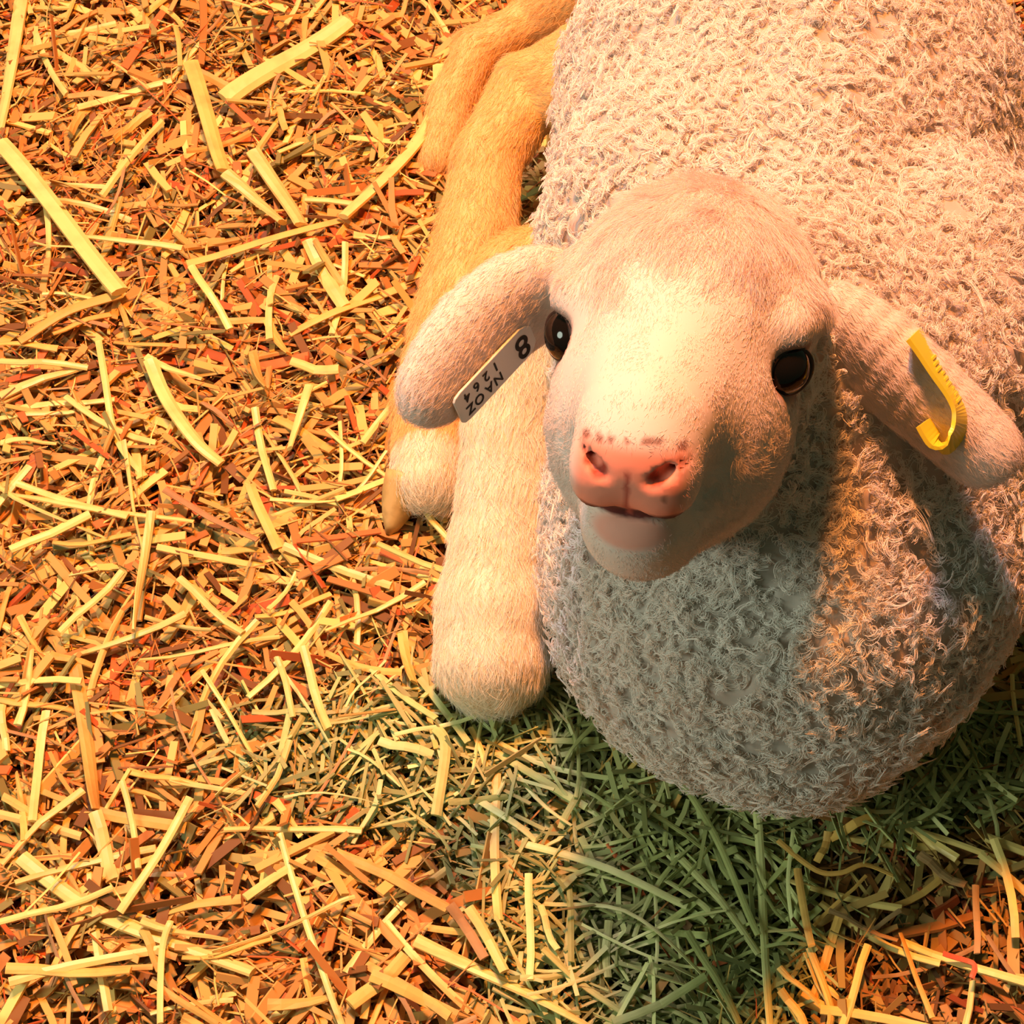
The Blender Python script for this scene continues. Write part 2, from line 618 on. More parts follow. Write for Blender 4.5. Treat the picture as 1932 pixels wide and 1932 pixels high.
def hair_object(name, pts, r0, r1, mat, parent, cols=None, label=None):
    n, k, _ = pts.shape
    hc = bpy.data.hair_curves.new(name)
    hc.add_curves([k] * n)
    hc.attributes['position'].data.foreach_set('vector', pts.astype(np.float32).ravel())
    rad = np.linspace(1, 0, k)[None, :] ** 0.8 * (r0 - r1) + r1
    rad = np.repeat(rad, n, 0) * (0.75 + 0.5 * rng.random((n, 1)))
    at = hc.attributes.get('radius') or hc.attributes.new('radius', 'FLOAT', 'POINT')
    at.data.foreach_set('value', rad.astype(np.float32).ravel())
    if cols is not None:
        a = hc.attributes.new('col', 'FLOAT_COLOR', 'CURVE')
        a.data.foreach_set('color', np.concatenate([cols, np.ones((n, 1))], 1).astype(np.float32).ravel())
    hc.materials.append(mat)
    o = bpy.data.objects.new(name, hc)
    COL.objects.link(o)
    o.parent = parent
    bpy.context.view_layer.update()
    o.matrix_parent_inverse = parent.matrix_world.inverted()
    o['kind'] = 'stuff'
    if label: o['label'] = label
    return o


def tangent(f, n):
    return units(f - n * (f * n).sum(1, keepdims=True))


def short_fur(name, weight, n, flow, length, lift, r0, mat, label, k=5, jit=0.35, clump=0.0):
    p, nn, vi, c = scatter(weight, n)
    f = tangent(flow(p, vi) + jit * rng.normal(size=p.shape), nn)
    L = ((length[vi] if isinstance(length, np.ndarray) else length) * (0.6 + 0.7 * rng.random(n)))[:, None]
    s = np.linspace(0, 1, k)
    up = lift * (0.6 + 0.8 * rng.random((n, 1)))
    pts = np.stack([p - nn * 0.0003 + f * L * (t * (1 - 0.1 * t)) + nn * L * (up * t - 0.55 * up * t * t) for t in s], 1)
    wob = np.stack([vnoise(p, 140, 20 + a) for a in range(3)], 1)
    pts = pts + (wob[:, None, :] * (s ** 2)[None, :, None]) * L[:, None, :] * clump
    return hair_object(name, pts, r0, r0 * 0.2, mat, body, np.clip(c * np.array([1.23, 1.24, 1.26]), 0, 0.93) * np.array([1 / 0.86, 1 / 0.80, 1 / 0.74]) * (0.9 + 0.12 * rng.random((n, 1))), label)


tv = TRI[:, 0]
bare = np.clip(nose + lip + mouth[:, 0], 0, 1)
eyed = np.minimum(np.linalg.norm(V - EYE[-1], axis=1), np.linalg.norm(V - EYE[1], axis=1))
eyeclear = eyed > 0.0115
faceW = (ishead & eyeclear) * (1 - np.clip(bare * 1.2, 0, 1))
whorl = hp(2, -48, 40)


def face_flow(p, vi):
    l = ((p - HC) @ HROT.T) * 1000
    rad = p - whorl
    back = -hy[None, :] + 0.0 * p
    w = sstep(-30, 5, l[:, 2])[:, None]
    return units(rad) * w + units(back - 0.5 * hz) * (1 - w)


crownf = (1 - sstep(4, 30, loc[:, 1])) * sstep(-2, 18, loc[:, 2]) * sstep(0.013, 0.026, eyed)
jawf = sstep(8, 22, -loc[:, 2]) * (1 - sstep(20, 46, loc[:, 1]))
FLEN = 0.0020 + 0.0055 * crownf + 0.0022 * jawf
short_fur('face_fur', faceW[tv], 85000, face_flow, FLEN, 0.36, 0.000062, M['fur'], 'soft cream face fur', clump=0.30)
ear_tip = {}


def ear_flow(p, vi):
    return np.where((p[:, 0] < HC[0])[:, None], unit(EARS['a'][-1].mean(0) - EARS['a'][0].mean(0)), unit(EARS['b'][-1].mean(0) - EARS['b'][0].mean(0)))


short_fur('ear_fur', isear[tv] * 1.0, 22000, ear_flow, 0.0034, 0.40, 0.00006, M['fur'], 'fine ear fur')
short_fur('leg_fur', isleg[tv] * 1.0, 60000, lambda p, vi: axl[vi], 0.0070, 0.38, 0.00008, M['fur'], 'smooth yellowish leg fur', clump=0.3)


def curly_wool(name, n_lock, per, length, radius, turns, label, k=9):
    c, cn, vi, _ = scatter((wool[tv] > 0.3) * 1.0, n_lock)
    ref = np.where((np.abs(cn[:, 2:3]) < 0.9), np.array([[0, 0, 1.0]]), np.array([[1.0, 0, 0]]))
    e1 = tangent(ref + 0.8 * rng.normal(size=c.shape), cn)
    e2 = np.cross(cn, e1)
    ph = rng.random(n_lock) * 6.283
    tn = turns * (0.6 + 0.8 * rng.random(n_lock)) * np.where(rng.random(n_lock) < 0.5, 1, -1)
    lean = rng.normal(size=(n_lock, 2)) * 0.55
    L = length * (0.65 + 0.7 * rng.random(n_lock))
    s = np.linspace(0, 1, k)
    out = []
    for q in range(per):
        off = rng.normal(size=(n_lock, 2)) * 0.0011
        rr = radius * (0.7 + 0.6 * rng.random(n_lock))
        pp = ph + rng.normal(size=n_lock) * 0.35
        pts = []
        for t in s:
            a = pp + tn * 6.283 * t
            env = rr * (0.25 + 0.75 * min(1, t * 1.6))
            conv = 1 - 0.65 * t
            u = off[:, 0] * conv + lean[:, 0] * L * t * t + env * (np.cos(a) - np.cos(pp) * (1 - t))
            v = off[:, 1] * conv + lean[:, 1] * L * t * t + env * (np.sin(a) - np.sin(pp) * (1 - t))
            h = -0.0006 + L * (t - 0.28 * t * t)
            pts.append(c + cn * h[:, None] + e1 * u[:, None] + e2 * v[:, None])
        out.append(np.stack(pts, 1))
    return hair_object(name, np.concatenate(out), 0.00013, 0.00006, M['wool'], body, None, label)


curly_wool("fleece", 21000, 7, 0.0060, 0.00105, 1.4, 'tight curly off-white fleece')

# ------------------------------------------------------------------ eyes
for s in (-1, 1):
    bm = bmesh.new()
    bmesh.ops.create_uvsphere(bm, u_segments=32, v_segments=20, radius=0.0088)
    vs = np.array([v.co for v in bm.verts]); fs = [[v.index for v in f.verts] for f in bm.faces]
    bm.free()
    e = mesh_obj('eye', vs + EYE[s], fs, M['eye'], lamb)
    e['label'] = 'dark glossy eye'
    out = unit(hx * s * 0.75 + hy * 0.66)
    a = unit(hy - out * (hy @ out)); b = np.cross(out, a)
    rv, rf = [], []
    for i in range(32):
        th = i / 32 * 6.283
        ctr = EYE[s] + out * 0.0044 + (a * math.cos(th) * 0.0080 + b * math.sin(th) * 0.0068)
        rad_dir = unit(a * math.cos(th) + b * math.sin(th))
        for j in range(6):
            ph = j / 6 * 6.283
            rv.append(ctr + (rad_dir * math.cos(ph) + out * math.sin(ph)) * 0.0011)
        for j in range(6):
            n = (i + 1) % 32
            rf.append((i * 6 + j, i * 6 + (j + 1) % 6, n * 6 + (j + 1) % 6, n * 6 + j))
    lid = mesh_obj('eyelid', rv, rf, M['lid'], e)

# ------------------------------------------------------------------ hoof (two claws)
for root, tip, ln in [(on_z(768, 898, 0.013), on_z(738, 988, 0.003), 1.0), (on_z(826, 905, 0.009), on_z(838, 972, 0.001), 0.72)]:
    fw = unit(tip - root)
    sd = unit(np.cross(fw, (0, 0, 1)))
    up = unit(np.cross(sd, fw))
    so = 0.0
    vs, fs = [], []
    rings = 7
    for i in range(rings):
        t = i / (rings - 1)
        c = root + fw * (0.025 * ln * t) + sd * so * (1 - 0.15 * t) + up * (0.001 - 0.004 * t)
        w = 0.0075 * (1 - t ** 2.2) + 0.0014
        hgt = 0.0105 * (1 - 0.75 * t) + 0.001
        for j in range(10):
            th = j / 10 * 6.283
            z = math.sin(th)
            vs.append(c + sd * math.cos(th) * w + up * (max(z, -0.55)) * hgt)
    for i in range(rings - 1):
        for j in range(10):
            fs.append((i * 10 + j, i * 10 + (j + 1) % 10, (i + 1) * 10 + (j + 1) % 10, (i + 1) * 10 + j))
    fs.append(tuple(range(9, -1, -1)))
    fs.append(tuple((rings - 1) * 10 + j for j in range(10)))
    h = mesh_obj('hoof_claw', vs, fs, M['hoof'], lamb)
    h['label'] = 'pale yellow hoof claw'

def smooth_path(pts, per=5):
    pts = np.asarray(pts, float)
    if len(pts) == 2:
        return np.array([pts[0] + (pts[1] - pts[0]) * t for t in np.linspace(0, 1, 5)])
    out = []
    n = len(pts)
    for i in range(n - 1):
        p0, p1, p2, p3 = pts[max(i - 1, 0)], pts[i], pts[i + 1], pts[min(i + 2, n - 1)]
        for t in np.linspace(0, 1, per, endpoint=False):
            out.append(0.5 * ((2 * p1) + (-p0 + p2) * t + (2 * p0 - 5 * p1 + 4 * p2 - p3) * t * t + (-p0 + 3 * p1 - 3 * p2 + p3) * t ** 3))
    out.append(pts[-1])
    return np.array(out)


# ------------------------------------------------------------------ ear tags
def solid_strip(name, rows, thick, mat, parent):
    """rows: list of (centre, across half vector, normal) -> closed strip"""
    vs, fs = [], []
    for c, a, n in rows:
        vs += [c - a - n * thick, c + a - n * thick, c + a + n * thick, c - a + n * thick]
    for i in range(len(rows) - 1):
        for j in range(4):
            fs.append((4 * i + j, 4 * i + (j + 1) % 4, 4 * i + 4 + (j + 1) % 4, 4 * i + 4 + j))
    fs.append((3, 2, 1, 0))
    k = 4 * (len(rows) - 1)
    fs.append((k, k + 1, k + 2, k + 3))
    o = mesh_obj(name, vs, fs, mat, parent, smooth=False)
    bv = o.modifiers.new('edge', 'BEVEL'); bv.width = thick * 0.6; bv.segments = 2
    return o


def lettering(txt, origin, right, upd, size, parent, mat):
    cu = bpy.data.curves.new('lettering', 'FONT')
    cu.body = txt
    cu.size = size
    cu.align_x = 'LEFT'
    cu.align_y = 'CENTER'
    cu.extrude = 0.00008
    cu.offset = size * 0.012
    tmp = bpy.data.objects.new('lettering', cu)
    COL.objects.link(tmp)
    dg = bpy.context.evaluated_depsgraph_get()
    me = bpy.data.meshes.new_from_object(tmp.evaluated_get(dg))
    bpy.data.objects.remove(tmp)
    right, upd = unit(right), unit(upd)
    n = np.cross(right, upd)
    co = np.array([v.co for v in me.vertices])
    w = origin + co[:, :1] * right + co[:, 1:2] * upd + co[:, 2:3] * n
    fs = [list(p.vertices) for p in me.polygons]
    bpy.data.meshes.remove(me)
    return mesh_obj('lettering', w, fs, mat, parent, smooth=False)


RA = EARS['a']
low_q = 6 if (RA[7][6] - RA[7][0]) @ UPV < 0 else 0
mid_q = 3


def on_ear(i, f):
    return RA[i][mid_q] + (RA[i][low_q] - RA[i][mid_q]) * f


tag_a, tag_b = on_ear(4, 0.60), on_ear(12, 0.72)
run = unit(tag_b - tag_a)
acr = RA[7][low_q] - RA[7][mid_q]
acr = unit(acr - run * (acr @ run))
nv = np.cross(run, acr)
if nv @ FWD > 0: nv = -nv
tag_a, tag_b = tag_a + nv * 0.0052, tag_b + nv * 0.0068
run = unit(tag_b - tag_a)
acr = unit(acr - run * (acr @ run))
nv = np.cross(run, acr)
if nv @ FWD > 0: nv = -nv
Lt = np.linalg.norm(tag_b - tag_a)
rows = []
for t, w in [(0, 0.55), (0.05, 0.85), (0.12, 1.0), (0.5, 1.0), (0.9, 1.0), (0.97, 0.92), (1.0, 0.75)]:
    rows.append((tag_a + run * Lt * t, acr * 0.0062 * w, nv))
wt = solid_strip('ear_tag', rows, 0.0005, M['whitetag'], lamb)
wt['label'] = 'white plastic ear tag printed in black'
face0 = nv * 0.00065
lettering('8', tag_a + run * Lt * 0.07 + acr * 0.0002 + face0, run, acr, 0.0120, wt, M['print'])
for j, (c1, c2) in enumerate(zip('NAOZ', '1264')):
    o1 = tag_a + run * Lt * (0.45 + 0.125 * j) + face0
    lettering(c1, o1 + acr * 0.0023, run, acr, 0.0050, wt, M['print'])
    lettering(c2, o1 - acr * 0.0027, run, acr, 0.0050, wt, M['print'])

# yellow loop tag: a band folded round the edge of the other ear
TY = 0.5800
path = [(x + 16, y) for x, y in [(1706, 632), (1730, 665), (1757, 705), (1782, 740), (1796, 765), (1801, 785), (1799, 805), (1788, 824), (1768, 838), (1752, 835), (1741, 820), (1728, 796)]]
pp = smooth_path(np.array([at_t(x, y, TY) for x, y in path]), 3)
rows = []
for i, c in enumerate(pp):
    t = unit(pp[min(i + 1, len(pp) - 1)] - pp[max(i - 1, 0)])
    wv = unit(-FWD * 0.80 - RGT * 0.58 + UPV * 0.04)
    wv = unit(wv - t * (wv @ t))
    n = np.cross(t, wv)
    rows.append((c - wv * 0.001, wv * 0.0080, n))
yt = solid_strip('ear_tag', rows, 0.0007, M['yellowtag'], lamb)
yt['label'] = 'yellow loop ear tag folded round the ear edge'
for i in range(9):     # raised marks along the outer face
    t = (i + 1.5) / 10.5
    q = pp[3] + (pp[12] - pp[3]) * t
    tdir = unit(pp[12] - pp[3])
    wv = unit(rows[6][1]); n = np.cross(tdir, wv)
    if n @ RGT < 0: n = -n
    c = q - wv * 0.001 + n * 0.0008
    solid_strip('raised_mark', [(c - wv * 0.0048, tdir * 0.0005, n), (c + wv * 0.0015 * (1 + i % 3), tdir * 0.0005, n)], 0.0003, M['yellowtag'], yt)

# ------------------------------------------------------------------ straw and hay
def tube_mesh(pts, w, flat, sides=6, taper=0.85, twist=0.0):
    """a stalk along pts: closed elliptical tube, w = half width, flat = height ratio"""
    pts = np.asarray(pts, float)
    vs, fs = [], []
    n = len(pts)
    for i in range(n):
        t = unit(pts[min(i + 1, n - 1)] - pts[max(i - 1, 0)])
        side = np.cross(t, (0, 0, 1.0))
        side = unit(side) if np.linalg.norm(side) > 1e-4 else np.array([1.0, 0, 0])
        upn = np.cross(side, t)
        a0 = twist * i / max(n - 1, 1)
        s2 = side * math.cos(a0) + upn * math.sin(a0)
        u2 = -side * math.sin(a0) + upn * math.cos(a0)
        k = w * (1 - (1 - taper) * i / max(n - 1, 1))
        for j in range(sides):
            th = (j + 0.5) / sides * 2 * math.pi
            vs.append(pts[i] + s2 * math.cos(th) * k + u2 * math.sin(th) * k * flat)
    for i in range(n - 1):
        for j in range(sides):
            fs.append((i * sides + j, i * sides + (j + 1) % sides, (i + 1) * sides + (j + 1) % sides, (i + 1) * sides + j))
    fs.append(tuple(range(sides - 1, -1, -1)))
    fs.append(tuple((n - 1) * sides + j for j in range(sides)))
    return vs, fs


# shape of the hay heap on the ground (green hay, its green partly standing in for cool shade) in world x, y
def hay_amount(x, y):
    c = 1 - sstep(0.75, 1.05, np.hypot((x - 0.048) / 0.066, (y + 0.175) / 0.11))
    d = 1 - sstep(0.8, 1.05, np.hypot((x - 0.05) / 0.17, (y + 0.112) / 0.045))
    return np.clip(np.maximum(c, d), 0, 1)


WORD = {'yellow': 'yellow straw stalk', 'orange': 'orange split straw strip', 'brown': 'brown straw wisp', 'hay': 'dull green hay stalk', 'lighthay': 'pale green hay wisp', 'red': 'reddish twig'}
HIND = np.array([on_z(x, y, 0)[:2] for x, y in [(840, 150), (800, 300), (790, 450), (760, 600), (730, 720)]])
HOOF = on_z(742, 985, 0)[:2]
KNEE = np.array([on_z(x, y, 0)[:2] for x, y in [(800, 1100), (800, 1250), (860, 1340), (930, 1360)]])
CHEST = np.array([on_z(x, y, 0)[:2] for x, y in [(1150, 1400), (1250, 1480), (1430, 1530), (1600, 1500), (1750, 1430), (1860, 1300)]])


def describe(kind, p, width, length, bent):
    """what the stalk looks like and what it lies beside"""
    p = np.asarray(p)[:2]
    size = ('thick ' if width > 0.0042 else 'slender ' if width < 0.0022 else '') + ('long ' if length > 0.045 else 'short ' if length < 0.022 else '') + ('bent ' if bent else '')
    near = lambda q: np.min(np.linalg.norm(np.atleast_2d(q) - p, axis=1))
    h = float(hay_amount(p[0], p[1]))
    if near(HOOF) < 0.03: where = "by the lamb's hind hoof"
    elif near(HIND) < 0.03: where = "beside the lamb's hind leg"
    elif near(KNEE) < 0.022: where = "at the lamb's folded knee"
    elif near(CHEST) < 0.020: where = "close under the lamb's chest"
    elif kind in ('hay', 'lighthay'): where = 'on the heap of green hay' if h > 0.7 else 'at the edge of the green hay heap'
    elif h > 0.15: where = 'where the straw meets the green hay'
    elif p[0] > 0.09: where = "on the trodden straw before the lamb's flank"
    else: where = 'loose on the open straw bedding'
    return size + WORD[kind] + ' ' + where


NAME = {'yellow': 'straw_stalk', 'orange': 'straw_strip', 'brown': 'straw_wisp', 'hay': 'hay_stalk', 'lighthay': 'hay_wisp', 'red': 'twig'}
CATG = {'yellow': 'straw', 'orange': 'straw', 'brown': 'straw', 'hay': 'hay', 'lighthay': 'hay', 'red': 'twig'}


def stalk(kind, pix, wpx, z0=0.007, z1=None, label=None, flat=None):
    pix = [tuple(map(float, p)) for p in pix]
    zs = np.linspace(z0, z0 if z1 is None else z1, len(pix))
    pts = np.array([on_z(x, y, z) for (x, y), z in zip(pix, zs)])
    t = (pts[0] - CAM) @ FWD
    path_ = smooth_path(pts)
    u = np.linspace(0, 1, len(path_))
    path_[:, 2] += 0.0012 * np.sin(u * 6.3 + rng.random() * 6) + 0.0008 * rng.normal()
    side_ = unit(np.cross(path_[-1] - path_[0], (0, 0, 1)))
    path_ += side_[None, :] * (0.0006 * np.sin(u * 5 + rng.random() * 6))[:, None]
    base = path_[0].copy()
    fl = flat if flat is not None else (0.45 if kind == 'yellow' else 0.3)
    vs, fs = tube_mesh(path_ - base, wpx * 0.5 * t / FPX, fl, 8 if wpx > 12 else 6, 0.85 + 0.15 * rng.random(), rng.normal() * 0.5)
    o = mesh_obj(NAME[kind], vs, fs, M[kind], None, smooth=False)
    o.location = base
    if label:
        tag(o, label, CATG[kind])
    else:
        ln = np.linalg.norm(path_[-1] - path_[0])
        dev = np.abs((path_ - path_[0]) @ side_).max() / ln
        d_ = describe(kind, path_.mean(0), wpx * t / FPX, ln, dev > 0.07)
        tag(o, d_, CATG[kind], d_)
    return o


TRACED = [
    ('yellow', [(0, 275), (110, 400), (228, 555)], 35, 'thick yellow straw stalk meeting a shorter orange one at its end'),
    ('yellow', [(655, 40), (540, 112), (425, 190)], 40, 'short very thick yellow straw stalk with a cut end'),
    ('orange', [(357, 118), (395, 230), (422, 322)], 32, None),
    ('yellow', [(40, -10), (22, 120), (0, 250)], 28, None),
    ('yellow', [(830, 125), (825, 190), (790, 255), (725, 335), (650, 410)], 30, "bent yellow straw blade beside the lamb's hind leg"),
    ('orange', [(352, 495), (500, 455), (650, 412)], 18, None),
    ('yellow', [(427, 327), (535, 420)], 28, None),
    ('yellow', [(480, 290), (525, 360), (570, 430)], 30, None),
    ('yellow', [(580, 455), (650, 580)], 30, None),
    ('orange', [(765, 535), (655, 580), (545, 625)], 20, None),
    ('yellow', [(362, 500), (432, 620)], 16, None),
    ('orange', [(228, 552), (130, 590), (35, 640)], 25, None),
    ('yellow', [(0, 745), (165, 690)], 22, None), ('yellow', [(0, 680), (165, 695)], 14, None),
    ('yellow', [(0, 772), (215, 745)], 16, None), ('yellow', [(0, 790), (170, 768)], 12, None),
    ('yellow', [(182, 640), (200, 725), (221, 822), (272, 895)], 14, None),
    ('yellow', [(280, 678), (314, 750), (373, 835), (416, 873)], 28, None),
    ('yellow', [(548, 687), (640, 700)], 20, None), ('yellow', [(582, 733), (548, 852)], 18, None),
    ('yellow', [(480, 772), (514, 928)], 16, None),
    ('yellow', [(509, 941), (603, 941), (675, 920), (730, 852)], 9, "thin yellow straw curving in an arc to the lamb's hoof"),
    ('yellow', [(30, 912), (195, 954), (365, 984)], 15, None),
    ('yellow', [(170, 971), (20, 1040)], 20, None), ('brown', [(310, 933), (488, 1026)], 14, None),
    ('yellow', [(284, 967), (270, 1080), (250, 1192)], 18, None), ('yellow', [(233, 1081), (115, 1196)], 15, None),
    ('yellow', [(335, 1090), (458, 1192)], 16, None), ('yellow', [(802, 1098), (615, 1192)], 14, None),
    ('yellow', [(0, 831), (106, 831)], 14, None),
    ('yellow', [(41, 1616), (166, 1708), (320, 1775), (476, 1836)], 32, 'longest thick yellow straw stalk, with a node near one end'),
    ('orange', [(137, 1252), (170, 1422), (178, 1525)], 28, None),
    ('yellow', [(178, 1534), (215, 1662)], 28, None), ('yellow', [(360, 1505), (298, 1616), (224, 1720)], 18, None),
    ('yellow', [(153, 1484), (0, 1625)], 18, None), ('yellow', [(0, 1745), (215, 1680)], 14, None),
    ('orange', [(12, 1832), (248, 1832)], 24, None), ('yellow', [(322, 1740), (304, 1790), (306, 1932)], 14, None),
    ('yellow', [(232, 1476), (265, 1640)], 13, None), ('yellow', [(670, 1695), (580, 1732), (400, 1795)], 10, None),
    ('orange', [(633, 1608), (845, 1708)], 24, None), ('yellow', [(570, 1225), (620, 1380)], 18, None),
    ('yellow', [(518, 1223), (555, 1350)], 14, None), ('brown', [(757, 1170), (690, 1340), (573, 1536)], 7, None),
    ('yellow', [(550, 1400), (488, 1525)], 13, None), ('yellow', [(381, 1265), (505, 1470)], 10, None),
    ('yellow', [(530, 1570), (580, 1745), (621, 1880), (650, 1950)], 14, None),
    ('yellow', [(319, 1470), (472, 1497)], 12, None), ('orange', [(663, 1898), (766, 1803)], 30, None),
    ('yellow', [(5, 1320), (8, 1415)], 16, None),
    ('yellow', [(782, 1776), (978, 1860), (1110, 1940)], 28, 'thick yellow straw stalk reaching from the straw onto the green hay'),
    ('yellow', [(933, 1450), (935, 1570), (940, 1735)], 20, None), ('yellow', [(885, 1715), (955, 1835)], 22, None),
    ('yellow', [(890, 1370), (905, 1420), (925, 1475)], 12, None), ('brown', [(850, 1710), (917, 1810)], 22, None),
    ('hay', [(1136, 1345), (1060, 1450)], 14, None), ('lighthay', [(926, 1394), (1046, 1452), (1320, 1478)], 12, None),
    ('hay', [(935, 1417), (1105, 1523)], 16, None), ('lighthay', [(987, 1587), (1150, 1645), (1298, 1704)], 16, None),
    ('lighthay', [(1280, 1610), (1433, 1798)], 16, None), ('lighthay', [(1424, 1505), (1438, 1698), (1456, 1940)], 18, "long straight hay blade running out from under the lamb's chest"),
    ('hay', [(1268, 1452), (1362, 1610), (1433, 1763)], 14, None), ('lighthay', [(1028, 1701), (1180, 1716), (1315, 1833), (1386, 1932)], 10, None),
    ('lighthay', [(1017, 1710), (1052, 1792)], 14, None), ('hay', [(1146, 1733), (1146, 1840)], 17, None),
    ('hay', [(1157, 1932), (1333, 1845)], 18, None), ('hay', [(1298, 1757), (1397, 1932)], 16, None),
    ('hay', [(1063, 1786), (1140, 1751)], 10, None), ('lighthay', [(1000, 1650), (998, 1850)], 16, None),
    ('hay', [(822, 1375), (839, 1422), (826, 1540)], 22, None), ('lighthay', [(745, 1390), (910, 1347)], 10, None),
    ('lighthay', [(715, 1395), (815, 1425)], 20, None), ('lighthay', [(903, 1506), (977, 1560), (1011, 1590)], 16, None),
    ('hay', [(1060, 1560), (1100, 1470)], 14, None), ('hay', [(1180, 1500), (1330, 1600)], 12, None), ('hay', [(1250, 1500), (1255, 1600)], 12, None),
    ('hay', [(1100, 1600), (1250, 1570)], 10, None), ('hay', [(1380, 1660), (1330, 1560)], 14, None),
    ('orange', [(1506, 1640), (1523, 1757), (1529, 1786)], 16, None), ('yellow', [(1529, 1786), (1563, 1900), (1566, 1950)], 16, None),
    ('yellow', [(1640, 1783), (1586, 1940)], 16, None), ('yellow', [(1471, 1823), (1543, 1894)], 14, None), ('yellow', [(1474, 1869), (1520, 1940)], 18, None),
    ('lighthay', [(1494, 1563), (1489, 1657), (1494, 1737)], 9, None),
    ('orange', [(1469, 1580), (1540, 1640), (1586, 1651), (1631, 1634), (1686, 1649)], 12, None),
    ('orange', [(1566, 1575), (1660, 1537)], 20, None), ('orange', [(1563, 1571), (1543, 1629)], 16, None),
    ('brown', [(1731, 1617), (1820, 1674)], 22, None), ('brown', [(1563, 1720), (1694, 1774)], 12, None),
    ('brown', [(1843, 1671), (1843, 1800)], 14, None), ('orange', [(1531, 1754), (1634, 1649)], 8, None),
    ('red', [(1777, 1803), (1837, 1814), (1829, 1851)], 12, 'short reddish twig with a sharp bend on the brown straw'),
    ('yellow', [(1908, 1269), (1926, 1405)], 10, None),
]
for kind, pix, w, lab in TRACED:
    stalk(kind, pix, w, 0.006 + 0.004 * rng.random(), None, lab)
stalk('lighthay', [(1746, 1363), (1861, 1231), (1873, 1188)], 12, 0.030, 0.024, "pale hay stem leaning against the lamb's woolly flank", 0.7)

# footprint of the lamb on the bedding (for keeping loose stalks out of its body)
cell = 0.004
low = V[(V[:, 2] < 0.03)]
occ = set(zip(np.floor(low[:, 0] / cell).astype(int).tolist(), np.floor(low[:, 1] / cell).astype(int).tolist()))


def blocked(x, y):
    if (int(math.floor(x / cell)), int(math.floor(y / cell))) in occ:
        return True
    return ((x - 0.105) / 0.070) ** 2 + ((y - 0.06) / 0.19) ** 2 < 1


# shared meshes for loose stalks, each object still one stalk
def loose_mesh(kind, i):
    L = {'yellow': 0.040, 'orange': 0.026, 'brown': 0.030, 'hay': 0.034, 'lighthay': 0.036}[kind] * (0.6 + 0.9 * rng.random())
    w = {'yellow': 0.0015, 'orange': 0.0018, 'brown': 0.0009, 'hay': 0.0011, 'lighthay': 0.0010}[kind] * (0.6 + 0.8 * rng.random())
    n = 6
    u = np.linspace(-0.5, 0.5, n)
    bend = rng.normal() * 0.045
    pts = np.stack([u * L, bend * L * (u * u * 4 - 0.3), 0.0008 * np.sin(u * 6 + i)], 1)
    vs, fs = tube_mesh(pts, w, 0.45 if kind == 'yellow' else 0.28, 6, 0.8 + 0.2 * rng.random(), rng.normal() * 0.6)
    me = bpy.data.meshes.new(NAME[kind])
    me.from_pydata([tuple(v) for v in vs], [], fs)
    me.materials.append(M[kind])
    me['wid'], me['len'] = w * 2, L
    return me


def frame_xy(margin):
    while True:
        px, py = random.uniform(-margin, 1932 + margin), random.uniform(-margin, 1932 + margin)
        p = on_z(px, py, 0.004)
        return p[0], p[1]


def loose(kind, n, pick):
    meshes = [loose_mesh(kind, i) for i in range(14)]
    made = 0
    while made < n:
        x, y = frame_xy(60)
        if blocked(x, y) or not pick(x, y):
            continue
        o = bpy.data.objects.new(NAME[kind], random.choice(meshes))
        COL.objects.link(o)
        o.location = (x, y, random.uniform(0.002, 0.008))
        o.rotation_euler = (random.gauss(0, 0.3), random.gauss(0, 0.10), random.uniform(0, 6.283))
        d_ = describe(kind, (x, y), o.data['wid'], o.data['len'], False)
        tag(o, d_, CATG[kind], d_)
        made += 1


hay_here = lambda x, y: hay_amount(np.array(x), np.array(y)) > 0.45
loose('yellow', 110, lambda x, y: not hay_here(x, y))
loose('orange', 110, lambda x, y: not hay_here(x, y))
loose('brown', 60, lambda x, y: not hay_here(x, y))
loose('hay', 100, hay_here)
loose('lighthay', 45, hay_here)


